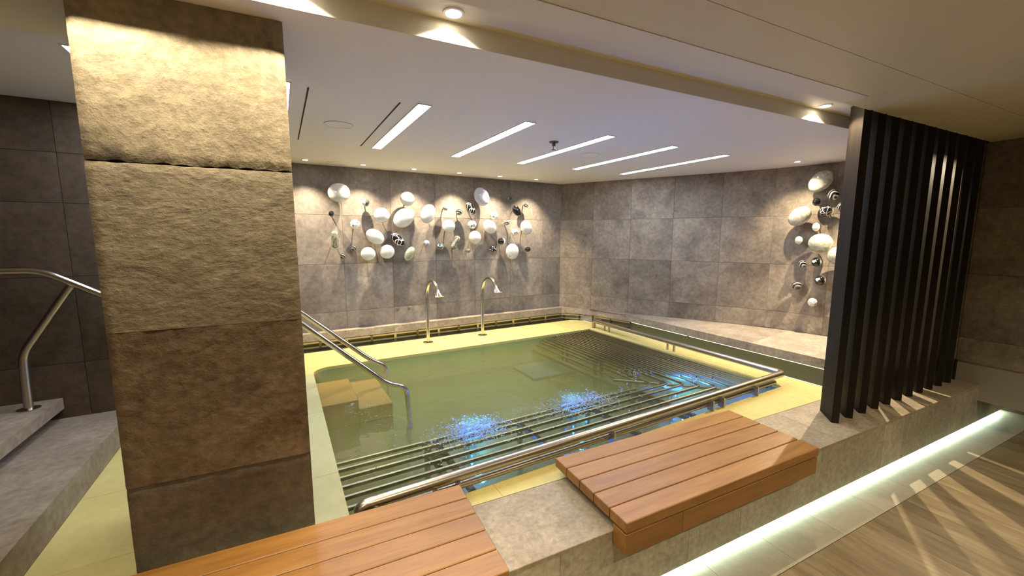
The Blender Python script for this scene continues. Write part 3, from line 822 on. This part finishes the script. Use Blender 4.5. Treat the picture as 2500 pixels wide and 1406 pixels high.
BACK = [
(0.621,5.030,2.190,0.119,0.107,12,'white','largest white glass disc, high on the back wall nearest the pillar'),
(1.398,5.030,2.155,0.088,0.085,0,'white','white glass disc directly above the tilted large white oval on the back wall'),
(1.083,5.030,1.950,0.093,0.089,0,'white','round white glass disc upper left of the tilted large white oval'),
(1.346,5.030,1.923,0.141,0.107,40,'white','large white oval disc tilted up to the right in the back wall cluster'),
(1.656,5.030,1.984,0.124,0.091,65,'white','steep upright white oval right of the large tilted white oval'),
(0.996,5.030,1.695,0.114,0.084,-33,'white','white oval sloping down to the right, left of the upper zebra pebble'),
(0.910,5.030,1.492,0.086,0.082,8,'white','lowest left white disc of the back wall cluster'),
(1.131,5.030,1.513,0.090,0.085,15,'white','white disc just below the left black and white zebra pebble'),
(2.407,5.030,2.232,0.128,0.105,-58,'lavender','lavender white oval, highest disc of the right half of the back wall'),
(1.930,5.030,1.832,0.089,0.085,0,'white','round white disc between two long shadows above the slanted glass capsule'),
(2.528,5.030,1.832,0.110,0.088,-40,'white','white oval sloping down right under the white spotted ball'),
(3.119,5.030,1.828,0.107,0.090,-55,'white','rightmost white oval of the back wall cluster'),
(2.303,5.030,1.684,0.092,0.090,90,'white','white round disc below the silver white marbled ball'),
(2.886,5.030,1.485,0.113,0.104,90,'fan','white disc with fine fan lines, lowest disc at the right of the back wall'),
(1.406,5.030,1.483,0.096,0.058,60,'sage','grey green upright pebble at the bottom of the back wall cluster'),
(1.263,5.030,1.660,0.101,0.058,-45,'zebra','black pebble with white vein lines above the grey green pebble'),
(2.244,5.030,2.067,0.093,0.050,-55,'zebra','slim black pebble with white curved lines left of the lavender oval'),
(2.957,5.030,2.062,0.083,0.058,-50,'black','glossy plain black pebble near the right end of the back wall cluster'),
(0.551,5.030,1.662,0.101,0.039,90,'smoke','upright smoky glass capsule at the far left of the back wall cluster'),
(2.020,5.030,1.620,0.098,0.040,65,'smoke','slanted ribbed glass capsule in the middle of the back wall cluster'),
(0.533,5.060,1.954,0.030,0.033,0,'black','small black ball below the largest white disc'),
(0.912,5.060,2.094,0.042,0.043,0,'silver','silver glass ball with a long oval shadow below it'),
(0.778,5.030,1.836,0.057,0.058,0,'dots_white','white ball with grey spots left of the sloping white oval'),
(0.757,5.060,1.563,0.032,0.032,0,'steel','small dark silver ball below the white spotted ball on the left'),
(0.633,5.060,1.470,0.033,0.033,0,'steel','small dark ball, lowest at the left of the back wall'),
(1.637,5.060,1.607,0.045,0.042,90,'blue','blue grey glass ball under the steep upright white oval'),
(1.820,5.060,1.568,0.051,0.047,0,'teal','dark speckled ball with teal sheen right of the blue grey ball'),
(1.901,5.060,2.064,0.033,0.032,0,'sage','tiny grey green ball high in the middle of the back wall'),
(2.089,5.060,2.022,0.048,0.045,0,'swirl_dark','black ball with silver swirl left of the slim black pebble'),
(2.275,5.060,1.857,0.061,0.057,0,'marble','silver white marbled ball below the slim black pebble'),
(2.613,5.060,1.981,0.061,0.055,0,'dots_white','small white spotted ball right of the lavender oval'),
(2.854,5.060,2.232,0.039,0.035,0,'charcoal','matt charcoal ball, highest at the right end of the back wall'),
(3.135,5.060,2.149,0.039,0.034,0,'swirl_dark','small black swirled ball, rightmost high ball of the back wall'),
(2.820,5.060,1.893,0.041,0.035,0,'swirl_dark','small dark swirled ball below the glossy plain black pebble'),
(2.945,5.060,1.763,0.057,0.050,0,'marble','silver marbled ball left of the rightmost white oval'),
(2.728,5.060,1.634,0.055,0.049,0,'ring','black ball with a white ring, upper left of the fan lined disc'),
(2.592,5.060,1.526,0.053,0.046,0,'dots_black','black ball with white dots left of the fan lined disc'),
(3.166,5.060,1.513,0.044,0.038,0,'black','small glossy black ball right of the fan lined disc'),
(2.214,5.060,1.508,0.033,0.030,0,'smoke','tiny clear grey glass ball low in the middle of the back wall'),
]
RIGHT = [
(5.120,2.231,2.297,0.126,0.096,48,'pearl','topmost pearly disc on the right wall beside the dark fin screen'),
(5.089,2.389,1.929,0.121,0.094,45,'pearl','pearly white oval furthest left on the right wall'),
(5.130,2.181,1.632,0.114,0.103,0,'pearl','wide horizontal pearly oval on the right wall'),
(5.161,2.025,1.500,0.094,0.095,30,'pearl','pearly disc on the right wall half hidden by the dark fins'),
(5.163,2.118,2.147,0.051,0.057,0,'swirl_dark','large black glass ball under the topmost pearly disc'),
(5.135,2.259,2.082,0.037,0.044,0,'black','plain black ball left of the black netted ball on the right wall'),
(5.177,2.046,2.019,0.032,0.039,0,'swirl_dark','dark ball on the right wall at the edge of the fin screen'),
(5.153,2.166,1.976,0.055,0.059,0,'zebra','black ball with a white net pattern on the right wall'),
(5.139,2.235,1.808,0.042,0.049,0,'silver','silver glass ball right of the left pearly oval'),
(5.111,2.380,1.661,0.043,0.048,0,'silver','silver black ball below the left pearly oval'),
(5.120,2.334,1.396,0.038,0.041,0,'swirl_dark','small black ball with a pale swirl low on the right wall'),
(5.145,2.208,1.423,0.046,0.052,0,'spiral','black and white spiral ball under the wide horizontal oval'),
(5.155,2.158,1.223,0.051,0.057,0,'spiral','larger black and white spiral ball, second from the bottom on the right wall'),
(5.113,2.370,1.144,0.048,0.048,0,'steel','dark metallic ball low at the left of the right wall group'),
(5.145,2.209,0.968,0.045,0.051,0,'marble','silver swirled ball, lowest on the right wall'),
]
def orb(row, wall_n, wall_e, dist, grp):
    u_, v_, z_, a, b, ang, kind, lab = row
    ctr = Vector((u_, v_, z_)); n_ = Vector((wall_n[0], wall_n[1], 0)).normalized(); e_ = Vector((wall_e[0], wall_e[1], 0)).normalized()
    big = max(a, b) > 0.07
    cat = 'glass disc' if big and kind in ('white', 'lavender', 'fan', 'pearl') else 'glass ornament' if big else 'glass ball'
    t_ = thing('glass_ornament', tuple(ctr), lab, cat, PF, grp)
    if kind == 'smoke' and big:
        body = capsule(a, b, R(ang), e_, n_, ctr)
    else:
        c = min(a, b) * (0.55 if big else 0.95)
        body = ellipsoid(a, b, c, R(ang), e_, n_, ctr)
    put('body', body, 'orb_' + kind, t_, PF, smooth=True, origin=ctr)
    put('mount_pin', sweep([ctr, ctr - n_ * dist], 0.006, 8), 'steel_satin', t_, PF)
for r_ in BACK: orb(r_, (0, -1), (1, 0), 5.158 - r_[1], 'glass ornaments on the back wall')
def wall_dist(pu, pv):
    best = None
    P_ = Vector((pu, pv))
    for a, b in zip(path[:-1], path[1:]):
        d = (b - a).normalized(); s = (P_ - a).dot(d)
        if -0.02 <= s <= (b - a).length + 0.02:
            nn = Vector((d.y, -d.x)); h = (P_ - a).dot(nn) - 0.012
            if best is None or h < best[0]: best = (h, nn, d)
    return best
for r_ in RIGHT:
    h, nn, d = wall_dist(r_[0], r_[1])
    so = 0.12 if r_[3] > 0.09 else 0.10
    k = so - h
    r_ = (r_[0] + nn.x * k, r_[1] + nn.y * k) + tuple(r_[2:])
    orb(r_, (nn.x, nn.y), (d.x, d.y), so, 'glass ornaments on the right wall')

# ------------------------------------------------------------------ ceiling fittings
for i in range(-1, 6):
    uc = 0.06 + 0.7645 * i
    names = ['far left linear ceiling light mostly hidden behind the pillar', 'linear ceiling light peeping out right of the pillar', 'first full linear ceiling light right of the pillar, next to the black slots', 'second full linear ceiling light from the pillar', 'middle linear ceiling light, nearest the sprinkler', 'linear ceiling light second from the right wall', 'linear ceiling light closest to the right wall']
    t_ = thing('linear_light', (uc, 3.22, CEIL), names[i + 1], 'ceiling light', PF, 'linear lights in the pool ceiling')
    a, b, c, d = uc - 0.039, uc + 0.039, 2.515, 3.93
    put('diffuser', box(a, b, c, d, CEIL - 0.004, CEIL - 0.0005), 'panel_light', t_, PF)
    f_ = 0.008
    put('frame', join(box(a - f_, a, c - f_, d + f_, CEIL - 0.005, CEIL - 0.0003), box(b, b + f_, c - f_, d + f_, CEIL - 0.005, CEIL - 0.0003), box(a, b, c - f_, c, CEIL - 0.005, CEIL - 0.0003), box(a, b, d, d + f_, CEIL - 0.005, CEIL - 0.0003)), 'panel_frame', t_, PF)
for a, lab in ((0.188, 'thin black ceiling slot nearest the pillar'), (0.683, 'thin black ceiling slot left of the first full linear light')):
    put('ceiling_slot', box(a - 0.004, a + 0.004, 2.55, 3.92, CEIL - 0.003, CEIL - 0.0003), 'dark_gap', None, PF, label=lab, cat='slot', group='black slots in the pool ceiling')
for a, b, lab in ((0.425, 3.26, 'flush round ceiling speaker between the two black slots'), (0.586, 4.935, 'flush round ceiling speaker by the back wall near the pillar'), (2.713, 3.193, 'flush round ceiling speaker between the right linear lights'), (2.903, 4.90, 'flush round ceiling speaker in front of the back wall near the corner')):
    t_ = thing('ceiling_speaker', (a, b, CEIL), lab, 'speaker', PF, 'flush ceiling speakers')
    put('grille', lathe([(0.0, CEIL - 0.004), (0.092, CEIL - 0.004), (0.092, CEIL - 0.0003)], a, b, 32), 'paint_ceiling', t_, PF)
    put('rim', lathe([(0.093, CEIL - 0.0003), (0.093, CEIL - 0.006), (0.099, CEIL - 0.006), (0.099, CEIL - 0.0003)], a, b, 32), 'paint_ceiling', t_, PF)
t_ = thing('sprinkler', (2.08, 2.917, CEIL), 'small dark sprinkler head hanging from the pool ceiling', 'sprinkler', PF)
put('escutcheon', lathe([(0.0, CEIL - 0.001), (0.042, CEIL - 0.001), (0.036, CEIL - 0.010), (0.018, CEIL - 0.014), (0.0, CEIL - 0.014)], 2.08, 2.917, 20), 'steel_dark', t_, PF, smooth='auto')
hd = put('head', lathe([(0.016, CEIL - 0.014), (0.016, CEIL - 0.035), (0.008, CEIL - 0.040), (0.007, CEIL - 0.062), (0.0, CEIL - 0.064)], 2.08, 2.917, 16), 'steel_dark', t_, PF, smooth='auto')
put('deflector', lathe([(0.0, CEIL - 0.064), (0.020, CEIL - 0.064), (0.020, CEIL - 0.067), (0.0, CEIL - 0.067)], 2.08, 2.917, 16), 'steel_dark', hd, PF)

def downlight(loc, z, lab, grp, fr, power, aim, size, blend, col, lens, rad=0.04, cat='downlight'):
    t_ = thing('downlight', (loc[0], loc[1], z), lab, cat, fr, grp)
    put('trim_ring', lathe([(rad * 0.72, z - 0.001), (rad * 0.78, z - 0.006), (rad, z - 0.005), (rad * 1.06, z - 0.0003)], loc[0], loc[1], 28), 'white_plastic', t_, fr, smooth='auto')
    put('lens', disc(loc[0], loc[1], z - 0.0015, rad * 0.72, 24), lens, t_, fr)
    w_ = fr.w((loc[0], loc[1], z - 0.010)); a_ = fr.w(aim)
    spot('spot_light', w_, a_, power, size, blend, 0.009, col, t_)
ordn = ['first', 'second', 'third', 'fourth', 'fifth', 'sixth']
for k in range(6):
    u_ = 0.29 + 0.58 * k
    downlight((u_, 4.885), CEIL, 'small recessed downlight along the back wall, %s from the pillar' % ordn[k], 'downlights along the back wall', PF, P_WASH, (u_, 5.02, 1.0), 92, 0.85, WARM, 'lens_cool', 0.036)
downlight((4.863, 2.348), CEIL, 'small recessed downlight by the right wall above the pearly discs', 'downlights in the pool ceiling', PF, P_WASH * 0.8, (4.98, 2.28, 1.0), 110, 1.0, WARM, 'lens_cool', 0.036)
for X, Y, lab in ((4.78, 2.06, 'recessed downlight of the pool ceiling behind the first dark fins'), (5.35, 2.02, 'recessed downlight of the pool ceiling behind the last dark fins')):
    downlight((X, Y), CEIL, lab, 'downlights in the pool ceiling', WF, P_WASH * 1.9, (X - 0.5, Y - 0.5, 0.4), 120, 0.4, WARM, 'lens_cool', 0.036)
for X, lab in ((-0.62, 'trough downlight above the left edge of the pillar'), (-0.03, 'trough downlight above the right edge of the pillar'), (0.545, 'round trough downlight right of the pillar'), (3.17, 'round trough downlight beside the dark fins')):
    downlight((X, 1.663), TZ, lab, 'downlights in the ceiling trough', WF, P_TROUGH, (X, 1.68, 0.4), 130, 0.35, WARM, 'lens_warm', 0.042)
for X, od in ((-2.6, 'first'), (-0.9, 'second'), (0.8, 'third'), (2.5, 'fourth'), (4.2, 'fifth')):  # lamps out of view, added to fill the corridor with warm light
    downlight((X, -0.55), CEIL, 'round unseen corridor light added for fill, %s from the left end' % od, 'added corridor lights', WF, P_CORR, (X, -0.55, 0.0), 130, 0.6, (1.0, 0.84, 0.58), 'lens_warm', 0.042)
downlight((-0.10, 0.72), CEIL, 'unseen corridor light added to brighten the near teak bench', 'added corridor lights', WF, P_CORR * 1.9, (-0.05, 0.95, 0.4), 52, 0.6, (1.0, 0.86, 0.62), 'lens_warm', 0.042)  # lamp out of view, added to brighten the bench but not the pillar
